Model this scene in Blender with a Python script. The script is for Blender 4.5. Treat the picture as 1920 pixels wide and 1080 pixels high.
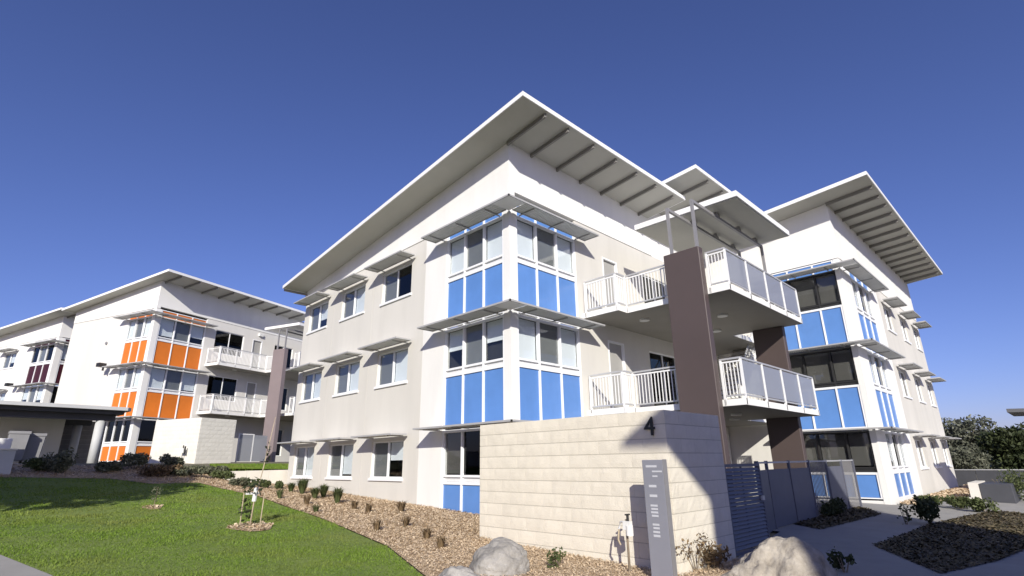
import bpy, math, random
import numpy as np
from mathutils import Matrix, Vector
from mathutils.geometry import delaunay_2d_cdt

random.seed(7); rng = np.random.default_rng(7)
for o in list(bpy.data.objects): bpy.data.objects.remove(o)
scene = bpy.context.scene
COL = scene.collection

# ------------------------------------------------------------------ camera
CAM = np.array([-10.189, -10.317, 1.60])
FW = np.array([0.67035916, 0.67400483, 0.31038054])
RT = np.array([0.71190887, -0.70215484, -0.01281935])
UP = np.array([-0.20929489, -0.22955623, 0.95052595])
FPX = 1001.66                                   # focal length in pixels of a 1920 wide frame
cd = bpy.data.cameras.new('camera'); cam = bpy.data.objects.new('camera', cd); COL.objects.link(cam)
cd.sensor_width = 36; cd.lens = FPX / 1920 * 36; cd.clip_start = .1; cd.clip_end = 3000
cam.matrix_world = Matrix(((RT[0], UP[0], -FW[0], CAM[0]), (RT[1], UP[1], -FW[1], CAM[1]), (RT[2], UP[2], -FW[2], CAM[2]), (0, 0, 0, 1)))
scene.camera = cam

# ------------------------------------------------------------------ light
SUN_AZ, SUN_EL = math.radians(47.6), math.radians(25.2)      # the light travels towards SUN_AZ
w = bpy.data.worlds.new('World'); scene.world = w; w.use_nodes = True
nt = w.node_tree; nt.nodes.clear()
sky = nt.nodes.new('ShaderNodeTexSky'); sky.sky_type = 'NISHITA'; sky.sun_disc = False
sky.sun_elevation = SUN_EL; sky.sun_rotation = math.radians(90) - (SUN_AZ + math.pi)
sky.altitude = 600; sky.air_density = 1.0; sky.dust_density = 1.0; sky.ozone_density = 7.0
bg = nt.nodes.new('ShaderNodeBackground'); bg.inputs[1].default_value = 0.08
wo = nt.nodes.new('ShaderNodeOutputWorld')
tint = nt.nodes.new('ShaderNodeMix'); tint.data_type = 'RGBA'; tint.blend_type = 'MULTIPLY'; tint.inputs[0].default_value = 1; tint.inputs[7].default_value = (1.22, .925, 1.16, 1)
nt.links.new(sky.outputs[0], tint.inputs[6]); nt.links.new(tint.outputs[2], bg.inputs[0]); nt.links.new(bg.outputs[0], wo.inputs[0])
sd = bpy.data.lights.new('sun', 'SUN'); sd.energy = 4.3; sd.angle = math.radians(.55); sd.color = (1, .95, .845)
sun = bpy.data.objects.new('sun', sd); COL.objects.link(sun)
LV = Vector((math.cos(SUN_AZ) * math.cos(SUN_EL), math.sin(SUN_AZ) * math.cos(SUN_EL), -math.sin(SUN_EL)))
sun.rotation_euler = LV.to_track_quat('-Z', 'Y').to_euler(); sun.location = (-30, -30, 40)
vs = scene.view_settings; vs.view_transform = 'Standard'; vs.look = 'None'; vs.exposure = 0.5; vs.gamma = 1

# ------------------------------------------------------------------ materials
MATS = {}
def mat(name, col, rough=.7, var=.08, scale=3., bump=0., bscale=40., metal=0., coat=0., col2=None, spec=.5, stretch=(1, 1, 1), detail=6, streak=0., ovar=0.):
    if name in MATS: return MATS[name]
    m = bpy.data.materials.new(name); m.use_nodes = True; t = m.node_tree; n = t.nodes; l = t.links
    b = n['Principled BSDF']; b.inputs['Roughness'].default_value = rough; b.inputs['Metallic'].default_value = metal
    b.inputs['Coat Weight'].default_value = coat; b.inputs['Specular IOR Level'].default_value = spec
    tc = n.new('ShaderNodeTexCoord'); mp = n.new('ShaderNodeMapping'); mp.inputs['Scale'].default_value = stretch
    geo = n.new('ShaderNodeNewGeometry'); l.new(geo.outputs['Position'], mp.inputs[0])
    ns = n.new('ShaderNodeTexNoise'); ns.inputs['Scale'].default_value = scale; ns.inputs['Detail'].default_value = detail; ns.inputs['Roughness'].default_value = .65
    l.new(mp.outputs[0], ns.inputs['Vector'])
    rp = n.new('ShaderNodeValToRGB'); rp.color_ramp.elements[0].position = .3; rp.color_ramp.elements[1].position = .72
    c = np.array(col); c2 = np.array(col2) if col2 is not None else np.clip(c * (1 + var), 0, 1)
    c1 = c if col2 is not None else c * (1 - var)
    rp.color_ramp.elements[0].color = (*c1, 1); rp.color_ramp.elements[1].color = (*c2, 1)
    l.new(ns.outputs['Fac'], rp.inputs[0]); src = rp.outputs[0]
    def mul(fac, lo, hi):
        nonlocal src
        mr = n.new('ShaderNodeMapRange'); mr.inputs['From Min'].default_value = lo[0]; mr.inputs['From Max'].default_value = hi[0]; mr.inputs['To Min'].default_value = lo[1]; mr.inputs['To Max'].default_value = hi[1]
        l.new(fac, mr.inputs['Value']); vm = n.new('ShaderNodeVectorMath'); vm.operation = 'SCALE'; l.new(src, vm.inputs[0]); l.new(mr.outputs[0], vm.inputs['Scale']); src = vm.outputs[0]
    if streak:                            # rain streaks running down the wall
        m2 = n.new('ShaderNodeMapping'); m2.inputs['Scale'].default_value = (1.3, 1.3, .22); l.new(geo.outputs['Position'], m2.inputs[0])
        s2 = n.new('ShaderNodeTexNoise'); s2.inputs['Scale'].default_value = 1.2; s2.inputs['Detail'].default_value = 7; l.new(m2.outputs[0], s2.inputs['Vector']); mul(s2.outputs['Fac'], (.30, 1 - streak), (.52, 1.0))
    if ovar:                              # each piece a little different
        oi = n.new('ShaderNodeObjectInfo'); mul(oi.outputs['Random'], (0, 1 - ovar), (1, 1 + ovar))
    l.new(src, b.inputs['Base Color'])
    if bump:
        n2 = n.new('ShaderNodeTexNoise'); n2.inputs['Scale'].default_value = bscale; n2.inputs['Detail'].default_value = 4
        l.new(geo.outputs['Position'], n2.inputs['Vector'])
        bp = n.new('ShaderNodeBump'); bp.inputs['Strength'].default_value = bump; bp.inputs['Distance'].default_value = .02
        l.new(n2.outputs['Fac'], bp.inputs['Height']); l.new(bp.outputs[0], b.inputs['Normal'])
    MATS[name] = m; return m
def glass(name, tint, fr=1.5, rough=.02, haze=0., hcol=(.5, .5, .5)):
    m = bpy.data.materials.new(name); m.use_nodes = True; t = m.node_tree; n = t.nodes; l = t.links; n.clear()
    out = n.new('ShaderNodeOutputMaterial'); mx = n.new('ShaderNodeMixShader'); tr = n.new('ShaderNodeBsdfTransparent'); tr.inputs[0].default_value = (*tint, 1)
    gl = n.new('ShaderNodeBsdfGlossy'); gl.inputs['Roughness'].default_value = rough; lw = n.new('ShaderNodeLayerWeight'); lw.inputs[0].default_value = .5
    pw = n.new('ShaderNodeMath'); pw.operation = 'POWER'; pw.inputs[1].default_value = 4; l.new(lw.outputs['Facing'], pw.inputs[0])
    f = n.new('ShaderNodeMath'); f.operation = 'MULTIPLY_ADD'; f.inputs[1].default_value = .85; f.inputs[2].default_value = (fr - 1) ** 2 / (fr + 1) ** 2; l.new(pw.outputs[0], f.inputs[0])
    l.new(f.outputs[0], mx.inputs[0]); src = tr.outputs[0]
    if haze:
        df = n.new('ShaderNodeBsdfDiffuse'); df.inputs[0].default_value = (*hcol, 1); m2 = n.new('ShaderNodeMixShader'); m2.inputs[0].default_value = haze
        l.new(src, m2.inputs[1]); l.new(df.outputs[0], m2.inputs[2]); src = m2.outputs[0]
    l.new(src, mx.inputs[1]); l.new(gl.outputs[0], mx.inputs[2]); l.new(mx.outputs[0], out.inputs[0])
    MATS[name] = m; return m
def leafmat(name, a, b, trans=.25, dry=None):
    m = bpy.data.materials.new(name); m.use_nodes = True; t = m.node_tree; n = t.nodes; l = t.links; n.clear()
    out = n.new('ShaderNodeOutputMaterial'); g = n.new('ShaderNodeNewGeometry'); rp = n.new('ShaderNodeValToRGB')
    rp.color_ramp.elements[0].color = (*a, 1); rp.color_ramp.elements[1].color = (*b, 1)
    l.new(g.outputs['Random Per Island'], rp.inputs[0])
    col = rp.outputs[0]
    if dry:
        nz = n.new('ShaderNodeTexNoise'); nz.inputs['Scale'].default_value = .55; nz.inputs['Detail'].default_value = 5; l.new(g.outputs['Position'], nz.inputs['Vector'])
        mr = n.new('ShaderNodeMapRange'); mr.inputs['From Min'].default_value = .47; mr.inputs['From Max'].default_value = .72; mr.inputs['To Max'].default_value = .5; l.new(nz.outputs['Fac'], mr.inputs['Value'])
        mc = n.new('ShaderNodeMix'); mc.data_type = 'RGBA'; l.new(mr.outputs[0], mc.inputs[0]); l.new(col, mc.inputs[6]); mc.inputs[7].default_value = (*dry, 1); col = mc.outputs[2]
    df = n.new('ShaderNodeBsdfPrincipled'); df.inputs['Roughness'].default_value = .6; df.inputs['Specular IOR Level'].default_value = .25
    tl = n.new('ShaderNodeBsdfTranslucent'); mx = n.new('ShaderNodeMixShader'); mx.inputs[0].default_value = trans
    l.new(col, df.inputs['Base Color']); l.new(col, tl.inputs[0]); l.new(df.outputs[0], mx.inputs[1]); l.new(tl.outputs[0], mx.inputs[2]); l.new(mx.outputs[0], out.inputs[0])
    MATS[name] = m; return m

M_white = mat('white_render', (.71, .705, .68), .75, .045, .6, .10, 90, stretch=(1, 1, .35), streak=.05)
M_beige = mat('beige_render', (.565, .548, .505), .8, .05, .5, .14, 90, stretch=(1, 1, .3), streak=.055, ovar=.012)
M_pale = mat('pale_render', (.615, .60, .565), .8, .05, .5, .12, 90, stretch=(1, 1, .3), streak=.05)
M_frame = mat('white_aluminium', (.76, .77, .78), .45, .03, 2)
M_trim = mat('roof_white', (.76, .76, .75), .5, .03, 1.5)
M_soffit = mat('soffit_sheet', (.44, .435, .395), .7, .05, .8, .04, 30)
M_rafter = mat('rafter_paint', (.20, .195, .18), .6, .06, 3)
M_roof = mat('roof_metal', (.55, .56, .57), .45, .05, 2, metal=.3)
M_blue = mat('blue_panel', (.10, .225, .52), .36, .07, 1.1, coat=.2, spec=.4, ovar=.05, streak=.06)
M_orange = mat('orange_panel', (.60, .165, .02), .45, .09, .9, spec=.35, ovar=.08, streak=.06)
M_maroon = mat('maroon_panel', (.045, .008, .014), .45, .07, .7, spec=.35)
M_awning = mat('awning_aluminium', (.70, .70, .69), .55, .06, 3, metal=.15)
M_awnframe = mat('awning_frame', (.36, .36, .36), .5, .06, 3)
M_blind = mat('roller_blind', (.70, .73, .75), .9, .03, 1.2)
M_screen = mat('insect_screen', (.16, .165, .165), .85, .06, 5)
M_dim = mat('dim_blind', (.085, .08, .072), .9, .12, 1.5)
M_dark = mat('dark_interior', (.022, .022, .024), .9, .2, 1)
M_floorc = mat('balcony_concrete', (.25, .235, .205), .8, .05, 1.2, .06, 40)
M_slabedge = mat('slab_edge_white', (.78, .775, .75), .6, .04, 2)
M_rail = mat('galvanised_rail', (.50, .50, .50), .4, .06, 6, metal=.35)
M_balu = mat('baluster_white', (.74, .74, .73), .5, .03, 4)
M_purple = mat('plum_cladding', (.074, .055, .052), .5, .06, .8, .03, 30)
M_plum2 = mat('pale_plum_cladding', (.21, .172, .175), .5, .06, .8, .03, 30)
M_steel = mat('painted_steel_grey', (.25, .245, .25), .45, .06, 5, metal=.2)
M_block = mat('split_face_block', (.645, .60, .505), .9, .06, 3.0, .40, 55, ovar=.022, streak=.04)
M_blockB = mat('split_face_block_far', (.66, .64, .58), .9, .05, 2.2, .2, 60, ovar=.03)
M_mortar = mat('mortar', (.44, .41, .345), .95, .08, 6, .2, 80)
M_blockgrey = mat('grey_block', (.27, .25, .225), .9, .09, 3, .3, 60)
M_door = mat('door_paint', (.33, .325, .31), .6, .05, 3)
M_slate = mat('slate_blue_metal', (.115, .12, .15), .5, .08, 4, metal=.1)
M_sign = mat('sign_grey', (.235, .24, .275), .5, .05, 2, metal=.15)
M_letter = mat('sign_letter', (.46, .47, .50), .6, .02)
M_black = mat('black_paint', (.02, .02, .02), .5, .1)
M_conc = mat('path_concrete', (.29, .28, .26), .9, .10, 1.1, .22, 60)
M_concl = mat('pale_concrete', (.60, .57, .51), .9, .07, 1.3, .15, 50)
M_soil = mat('soil_ground', (.115, .088, .058), .95, .3, 1.4, .5, 20)
M_dirtg = mat('dry_ground', (.15, .135, .085), .95, .3, .9, .5, 14)
M_lawn = mat('lawn_turf', (.10, .155, .022), .95, .3, .8, .4, 30, col2=(.17, .22, .045))
M_mulch = mat('mulch_bed', (.33, .24, .15), .95, .3, 7, .9, 26, col2=(.52, .41, .28))
M_rock = mat('sandstone', (.16, .135, .105), .95, .2, 3.4, 1.0, 22, col2=(.50, .455, .385), detail=12)
M_rockb = mat('grey_sandstone', (.15, .14, .125), .95, .2, 3.2, 1.0, 20, col2=(.40, .38, .35), detail=12)
M_bark = mat('bark', (.20, .16, .115), .95, .25, 8, .5, 30)
M_timber = mat('stake_timber', (.40, .33, .235), .9, .15, 6)
M_plastic = mat('white_plastic', (.66, .66, .64), .6, .05, 4)
M_bin = mat('grey_plastic', (.22, .22, .23), .6, .1, 3)
M_column = mat('grey_column', (.44, .45, .46), .7, .06, 2, .1, 40)
M_lamp = mat('lamp_glass_white', (.6, .6, .57), .5, .03)
M_pane = glass('window_glass', (.955, .97, .975))
M_darkpane = glass('tinted_glass', (.35, .38, .40), 1.45)
M_fence_glass = glass('frosted_rail_panel', (.75, .78, .82), 1.45, .12, .62, (.36, .37, .40))
M_leaf1 = leafmat('tussock_leaf', (.045, .065, .022), (.13, .15, .06))
M_leaf2 = leafmat('shrub_leaf', (.065, .075, .045), (.20, .205, .135))
M_leaf3 = leafmat('gum_leaf', (.075, .085, .062), (.20, .205, .15))
M_leaf4 = leafmat('dry_leaf', (.10, .07, .04), (.24, .17, .095))
M_leaf5 = leafmat('dark_leaf', (.018, .028, .012), (.07, .085, .035))
M_litter = leafmat('bed_litter', (.03, .03, .015), (.15, .12, .07), 0)
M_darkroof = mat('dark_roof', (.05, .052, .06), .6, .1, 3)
M_grassblade = leafmat('grass_blade', (.105, .185, .018), (.225, .325, .05), .35, dry=(.26, .22, .085))
M_chip = leafmat('bark_chip', (.40, .29, .18), (.68, .55, .39), 0)

# ------------------------------------------------------------------ mesh helpers
class MB:
    def __init__(s): s.v = []; s.f = []
    def box(s, x0, x1, y0, y1, z0, z1):
        x0, x1 = min(x0, x1), max(x0, x1); y0, y1 = min(y0, y1), max(y0, y1); z0, z1 = min(z0, z1), max(z0, z1)
        i = len(s.v); s.v += [(x0, y0, z0), (x1, y0, z0), (x1, y1, z0), (x0, y1, z0), (x0, y0, z1), (x1, y0, z1), (x1, y1, z1), (x0, y1, z1)]
        s.f += [tuple(i + k for k in q) for q in ((0, 3, 2, 1), (4, 5, 6, 7), (0, 1, 5, 4), (1, 2, 6, 5), (2, 3, 7, 6), (3, 0, 4, 7))]; return s
    def hexa(s, p):                       # eight corners, bottom four then top four, counter clockwise from above
        i = len(s.v); s.v += [tuple(q) for q in p]
        s.f += [tuple(i + k for k in q) for q in ((0, 3, 2, 1), (4, 5, 6, 7), (0, 1, 5, 4), (1, 2, 6, 5), (2, 3, 7, 6), (3, 0, 4, 7))]; return s
    def prism(s, poly, z0, z1):
        n = len(poly); i = len(s.v); s.v += [(x, y, z0) for x, y in poly] + [(x, y, z1) for x, y in poly]
        s.f += [tuple(i + k for k in reversed(range(n))), tuple(i + n + k for k in range(n))]
        s.f += [(i + k, i + (k + 1) % n, i + n + (k + 1) % n, i + n + k) for k in range(n)]; return s
    def tube(s, pts, r, n=8, r1=None):
        pts = [Vector(p) for p in pts]; i0 = len(s.v); m = len(pts)
        for k, p in enumerate(pts):
            d = (pts[min(k + 1, m - 1)] - pts[max(k - 1, 0)]).normalized()
            a = d.orthogonal().normalized() if abs(d.z) > .9 else d.cross(Vector((0, 0, 1))).normalized(); b = d.cross(a)
            rr = r if r1 is None else r + (r1 - r) * k / (m - 1)
            for j in range(n):
                t = 2 * math.pi * j / n; s.v.append(tuple(p + a * math.cos(t) * rr + b * math.sin(t) * rr))
        for k in range(m - 1):
            for j in range(n):
                a = i0 + k * n + j; b = i0 + k * n + (j + 1) % n; s.f.append((a, b, b + n, a + n))
        s.f.append(tuple(i0 + j for j in reversed(range(n)))); s.f.append(tuple(i0 + (m - 1) * n + j for j in range(n))); return s
    def mesh(s, name, m):
        me = bpy.data.meshes.new(name); me.from_pydata(s.v, [], s.f); me.update(); me.materials.append(m); return me
def link(name, me, parent=None):
    o = bpy.data.objects.new(name, me); COL.objects.link(o)
    if parent is not None: o.parent = parent
    return o
def mk(name, mb, m, parent=None): return link(name, mb.mesh(name, m), parent)
def tag(o, label=None, cat=None, group=None, kind=None):
    if label: o['label'] = label
    if cat: o['category'] = cat
    if group: o['group'] = group
    if kind: o['kind'] = kind
    return o
def thing(name, label, cat, loc=(0, 0, 0), rz=0, group=None):
    o = bpy.data.objects.new(name, None); COL.objects.link(o); o.location = loc; o.rotation_euler = (0, 0, rz); o.empty_display_size = .3
    return tag(o, label, cat, group)
def bevel(o, wd=.01, seg=1):
    md = o.modifiers.new('bevel', 'BEVEL'); md.width = wd; md.segments = seg; md.limit_method = 'ANGLE'; return o
def smooth(o):
    o.data.polygons.foreach_set('use_smooth', [True] * len(o.data.polygons)); return o
def polymesh(name, V, m, k=4):            # V: (n,k,3) loose faces
    n = len(V); me = bpy.data.meshes.new(name); me.vertices.add(n * k); me.vertices.foreach_set('co', V.reshape(-1).astype(np.float32))
    me.loops.add(n * k); me.loops.foreach_set('vertex_index', np.arange(n * k, dtype=np.int32))
    me.polygons.add(n); me.polygons.foreach_set('loop_start', np.arange(0, n * k, k, dtype=np.int32)); me.polygons.foreach_set('loop_total', np.full(n, k, dtype=np.int32))
    me.update(); me.validate(); me.materials.append(m); return me

# ------------------------------------------------------------------ terrain
def gz(x, y):
    x = np.asarray(x, float); y = np.asarray(y, float)
    r = np.interp(y, [-40, -10, 0, 14.19, 14.21, 17, 24, 100], [-.3, -.15, .22, .84, 1.36, 1.45, 1.85, 1.9])
    l = np.interp(y, [-40, -10, 0, 6, 10, 13, 15, 100], [-.3, -.15, .25, .6, 1.0, 1.5, 1.8, 1.9])
    t = np.clip((x + 5) / 4, 0, 1); t = t * t * (3 - 2 * t)
    return l * (1 - t) + r * t
def ray(px, py):
    d = FW * FPX + RT * (px - 960) - UP * (py - 540); return d / np.linalg.norm(d)
def gpx(px, py):                          # where a photo pixel meets the ground
    d = ray(px, py); s = np.arange(3, 150, .02); P = CAM + d[None] * s[:, None]
    k = np.argmax(P[:, 2] < gz(P[:, 0], P[:, 1])); return P[k]
def g2(px, py): p = gpx(px, py); return (float(p[0]), float(p[1]))

def sheet(name, poly, m, dz, step=.6, kind='structure'):
    P = np.array(poly); lo = P.min(0); hi = P.max(0); pts = [Vector(p) for p in poly]; n = len(poly)
    gx, gy = np.meshgrid(np.arange(lo[0] + step / 2, hi[0], step), np.arange(lo[1] + step / 2, hi[1], step))
    q = np.c_[gx.ravel(), gy.ravel()]; q = q[inpoly(q, P)]
    pts += [Vector(p) for p in q]
    vo, eo, fo, *_ = delaunay_2d_cdt(pts, [(i, (i + 1) % n) for i in range(n)], [list(range(n))], 1, 1e-5)
    V = [(v.x, v.y, float(gz(v.x, v.y)) + dz) for v in vo]
    me = bpy.data.meshes.new(name); me.from_pydata(V, [], [tuple(f) for f in fo]); me.update(); me.materials.append(m)
    o = link(name, me); smooth(o); o['kind'] = kind; return o
def inpoly(q, P):
    c = np.zeros(len(q), bool); j = len(P) - 1
    for i in range(len(P)):
        a, b = P[i], P[j]
        with np.errstate(divide='ignore', invalid='ignore'):
            t = ((a[1] > q[:, 1]) != (b[1] > q[:, 1])) & (q[:, 0] < (b[0] - a[0]) * (q[:, 1] - a[1]) / (b[1] - a[1]) + a[0])
        c ^= t; j = i
    return c
def sample(poly, n, power=2.0, dmin=7.):
    P = np.array(poly); lo = P.min(0); hi = P.max(0); out = []; tot = 0
    while tot < n:
        q = lo + rng.random((n * 3, 2)) * (hi - lo); q = q[inpoly(q, P)]
        d = np.hypot(q[:, 0] - CAM[0], q[:, 1] - CAM[1]); keep = rng.random(len(q)) < np.minimum(1, (dmin / d) ** power)
        q = q[keep]; out.append(q); tot += len(q)
        if len(q) == 0: break
    return np.concatenate(out)[:n]

xs = np.unique(np.r_[np.linspace(-900, -60, 8), np.linspace(-60, 60, 61), np.linspace(60, 900, 8)])
ys = np.unique(np.r_[np.linspace(-900, -50, 8), np.linspace(-50, 60, 90), 14.185, 14.215, np.linspace(60, 900, 8)])
GX, GY = np.meshgrid(xs, ys); GZ = gz(GX, GY)
nx = len(xs); V = np.c_[GX.ravel(), GY.ravel(), GZ.ravel() - .03]
me = bpy.data.meshes.new('ground'); me.from_pydata(V.tolist(), [], [(j * nx + i, j * nx + i + 1, (j + 1) * nx + i + 1, (j + 1) * nx + i) for j in range(len(ys) - 1) for i in range(nx - 1)])
me.materials.append(M_dirtg); smooth(tag(link('ground', me), kind='structure'))

lawn_edge = [g2(*p) for p in [(790, 1078), (725, 1025), (644, 990), (590, 968), (546, 954), (481, 930), (427, 919), (370, 905), (286, 908)]]
path_edge = [g2(0, 1040), g2(98, 1079)]
LAWN = [(-9.6, -9.5), (-6.6, -8.5), (-5.9, -5.6)] + lawn_edge + [(-6.6, 11.6), (-9.0, 12.2), (-14, 12.2), (-14, 1.8), path_edge[0], path_edge[1], (-8.75, -1.6)]
sheet('lawn', LAWN, M_lawn, .0)
sheet('footpath', [(-14, 1.6), (-14, -3), (-9.7, -9), (-8.8, -1.75), (path_edge[1][0] - .02, path_edge[1][1] - .02), (path_edge[0][0] - .02, path_edge[0][1] - .02)], M_conc, .012)
MULCH = [(-5.9, -5.7), (-2.9, -9.2), (-1.0, -7.0), (-.55, -5.88), (-2.40, -5.87), (-2.42, -1.4), (-.02, -1.4), (-.02, 13.97), (-2.5, 13.97), (-3.4, 13.6), (-9.0, 14.6), (-14, 14.6), (-14, 12.22), (-9.0, 12.22), (-6.6, 11.62)] + list(reversed([(x + .03, y) for x, y in lawn_edge]))
sheet('mulch_bed', MULCH, M_mulch, .006)
CONC = [(-.5, -5.86), (-1.0, -7.05), (-2.9, -9.3), (8, -12), (40, -12.0), (40, -7.1), (16.5, -6.25), (13.6, -5.75), (13.06, -5.30), (13.06, -1), (3.3, -.02), (3.3, -5.2)]
sheet('concrete_path', CONC, M_conc, .02, .8)
BED1 = [g2(*p) for p in [(1475, 982), (1492, 966), (1600, 950), (1632, 957), (1652, 966), (1540, 995)]]
BED2 = [g2(*p) for p in [(1640, 1026), (1722, 995), (1745, 985)]] + [(13.5, -8.0), (13.0, -9.3), g2(1918, 1035), g2(1870, 1055), g2(1765, 1079)]
BED3 = [(13.75, -5.95), (16.6, -6.35), (21, -6.75), (40, -7.3), (40, -5.5), (13.75, -5.5)]
sheet('planting_bed', BED1, M_soil, .034); sheet('planting_bed', BED2, M_soil, .034); sheet('planting_bed', BED3, M_mulch, .034)
# grass blades
q = sample(LAWN, 150000, 1.7)
n = len(q); d = np.hypot(q[:, 0] - CAM[0], q[:, 1] - CAM[1]); a = rng.random(n) * 2 * np.pi; sc = np.clip(d / 9, .8, 2.2)
clump = .75 + .5 * np.sin(q[:, 0] * 2.1 + 1.3 * np.sin(q[:, 1] * 1.7)) * np.sin(q[:, 1] * 2.7)
h = (.016 + .024 * rng.random(n)) * np.clip(clump, .45, 1.3) * (1 + .25 * (sc - 1)); wd = (.004 + .004 * rng.random(n)) * sc
z = gz(q[:, 0], q[:, 1]); ln = (rng.random((n, 2)) - .5) * .05
base = np.c_[q, z]; u = np.c_[np.cos(a) * wd, np.sin(a) * wd, np.zeros(n)]
Vb = np.stack([base - u, base + u, base + np.c_[ln, h]], 1)
tag(link('grass', polymesh('grass', Vb, M_grassblade, 3)), 'short mown green grass covering the lawn', 'grass', kind='stuff')
# bark chips
def chips(poly, n, size, name, label, m, lift=.0):
    q = sample(poly, n, 1.5); n = len(q); d = np.hypot(q[:, 0] - CAM[0], q[:, 1] - CAM[1]); sc = np.clip(d / 11, .8, 1.5)
    z = gz(q[:, 0], q[:, 1]) + .008 + lift + rng.random(n) * .035; a = rng.random(n) * 6.283; t = (rng.random(n) - .5) * 1.3; t2 = (rng.random(n) - .5) * .9
    L_ = (size * (.5 + rng.random(n))) * sc; W_ = L_ * (.22 + .25 * rng.random(n))
    u = np.c_[np.cos(a) * np.cos(t), np.sin(a) * np.cos(t), np.sin(t)] * L_[:, None]; v = np.c_[-np.sin(a) * np.cos(t2), np.cos(a) * np.cos(t2), np.sin(t2)] * W_[:, None]
    c = np.c_[q, z]; return tag(link(name, polymesh(name, np.stack([c - u - v, c + u - v, c + u + v, c - u + v], 1), m)), label, 'mulch', kind='stuff')
chips(MULCH, 120000, .017, 'bark_mulch', 'brown bark chips spread between the lawn and the beige wall', M_chip)
chips(BED1, 4000, .03, 'leaf_litter', 'dark leaf litter in the shaded bed by the fence', M_litter, .01)
chips(BED2, 14000, .03, 'leaf_litter', 'dark low ground cover in the shaded bed at the right', M_litter, .01)
chips(BED3, 9000, .05, 'bark_mulch', 'sunlit bark chips beside the right hand building', M_chip, .03)

# ------------------------------------------------------------------ building kit
# a facade point is (u along the wall, z up, d outwards); side 'L' is the plane x=0 facing -x, side 'R' the plane y=0 facing -y
def fb(mb, side, u0, u1, z0, z1, d0, d1):
    if side == 'L': mb.box(-d1, -d0, u0, u1, z0, z1)
    else: mb.box(u0, u1, -d1, -d0, z0, z1)
    return mb
def fbox(name, side, r, m, parent): return mk(name, fb(MB(), side, *r), m, parent)
def wall_with_holes(mb, side, u0, u1, z0, z1, holes, th=.22):
    us = sorted({u0, u1, *[min(max(h[k], u0), u1) for h in holes for k in (0, 1)]}); zs = sorted({z0, z1, *[min(max(h[k], z0), z1) for h in holes for k in (2, 3)]})
    for a, b in zip(us, us[1:]):
        run = None
        for c, d in zip(zs, zs[1:]):
            mu, mz = (a + b) / 2, (c + d) / 2
            hole = any(h[0] < mu < h[1] and h[2] < mz < h[3] for h in holes)
            if not hole: run = [c, d] if run is None else [run[0], d]
            if hole and run: fb(mb, side, a, b, run[0], run[1], -th, 0); run = None
        if run: fb(mb, side, a, b, run[0], run[1], -th, 0)
    return mb
def room(side, u0, u1, z0, z1, parent, d0=-.22, d1=-1.1):
    mb = MB(); t = .03
    fb(mb, side, u0 - t, u1 + t, z0 - t, z1 + t, d1 - t, d1)
    for r in ((u0 - t, u0, z0 - t, z1 + t), (u1, u1 + t, z0 - t, z1 + t), (u0, u1, z0 - t, z0), (u0, u1, z1, z1 + t)): fb(mb, side, *r, d1, d0 - .003)
    return mk('room', mb, M_dark, parent)
def pane(side, u0, u1, z0, z1, kind, parent, d=-.09):
    """one glazed light: glass, and a blind, a screen or a dark room behind it"""
    p = fbox('pane', side, (u0, u1, z0, z1, d - .008, d), M_darkpane if kind == 'dark' else M_pane, parent)
    hsh = (math.sin(u0 * 12.9 + z0 * 7.7 + parent.location.x) * 43.7) % 1; hsh2 = (hsh * 17.3) % 1
    if kind == 'blind': fbox('blind', side, (u0 + .01, u1 - .01, z0 + .005 + (hsh2 * .38 * (z1 - z0) if hsh < .38 else 0), z1 - .005, d - .07, d - .06), M_blind, parent)
    elif kind == 'half': fbox('blind', side, (u0 + .01, u1 - .01, z0 + (z1 - z0) * .47, z1 - .005, d - .07, d - .06), M_blind, parent)
    elif kind == 'dim': fbox('blind', side, (u0 + .012, u1 - .012, z0 + .012 + .04 * ((u0 * 7.3 + z0 * 3.1) % 1), z1 - .01, d - .075, d - .065), M_dim, parent)
    elif kind == 'screen': fbox('screen', side, (u0 + .01, u1 - .01, z0 + .01, z1 - .01, d - .03, d - .022), M_screen, parent)
    return p
def window(side, u0, u1, z0, z1, kinds, parent, sill=True, frame=M_frame):
    n = len(kinds); f = .045; mb = MB()
    fb(mb, side, u0, u1, z0, z0 + f, -.13, -.05); fb(mb, side, u0, u1, z1 - f, z1, -.13, -.05)
    cuts = np.linspace(u0, u1, n + 1)
    for k, c in enumerate(cuts):
        a = c if k == 0 else (c - f if k == n else c - f / 2); fb(mb, side, a, a + f, z0 + f, z1 - f, -.13, -.052)
    w_ = mk('window', mb, frame, parent)
    for k in range(n): pane(side, cuts[k] + f / 2, cuts[k + 1] - f / 2, z0 + f, z1 - f, kinds[k], w_)
    room(side, u0, u1, z0, z1, w_)
    if sill: fbox('sill', side, (u0 - .05, u1 + .05, z0 - .085, z0 - .003, -.10, .055), M_frame, w_)
    return w_
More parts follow.
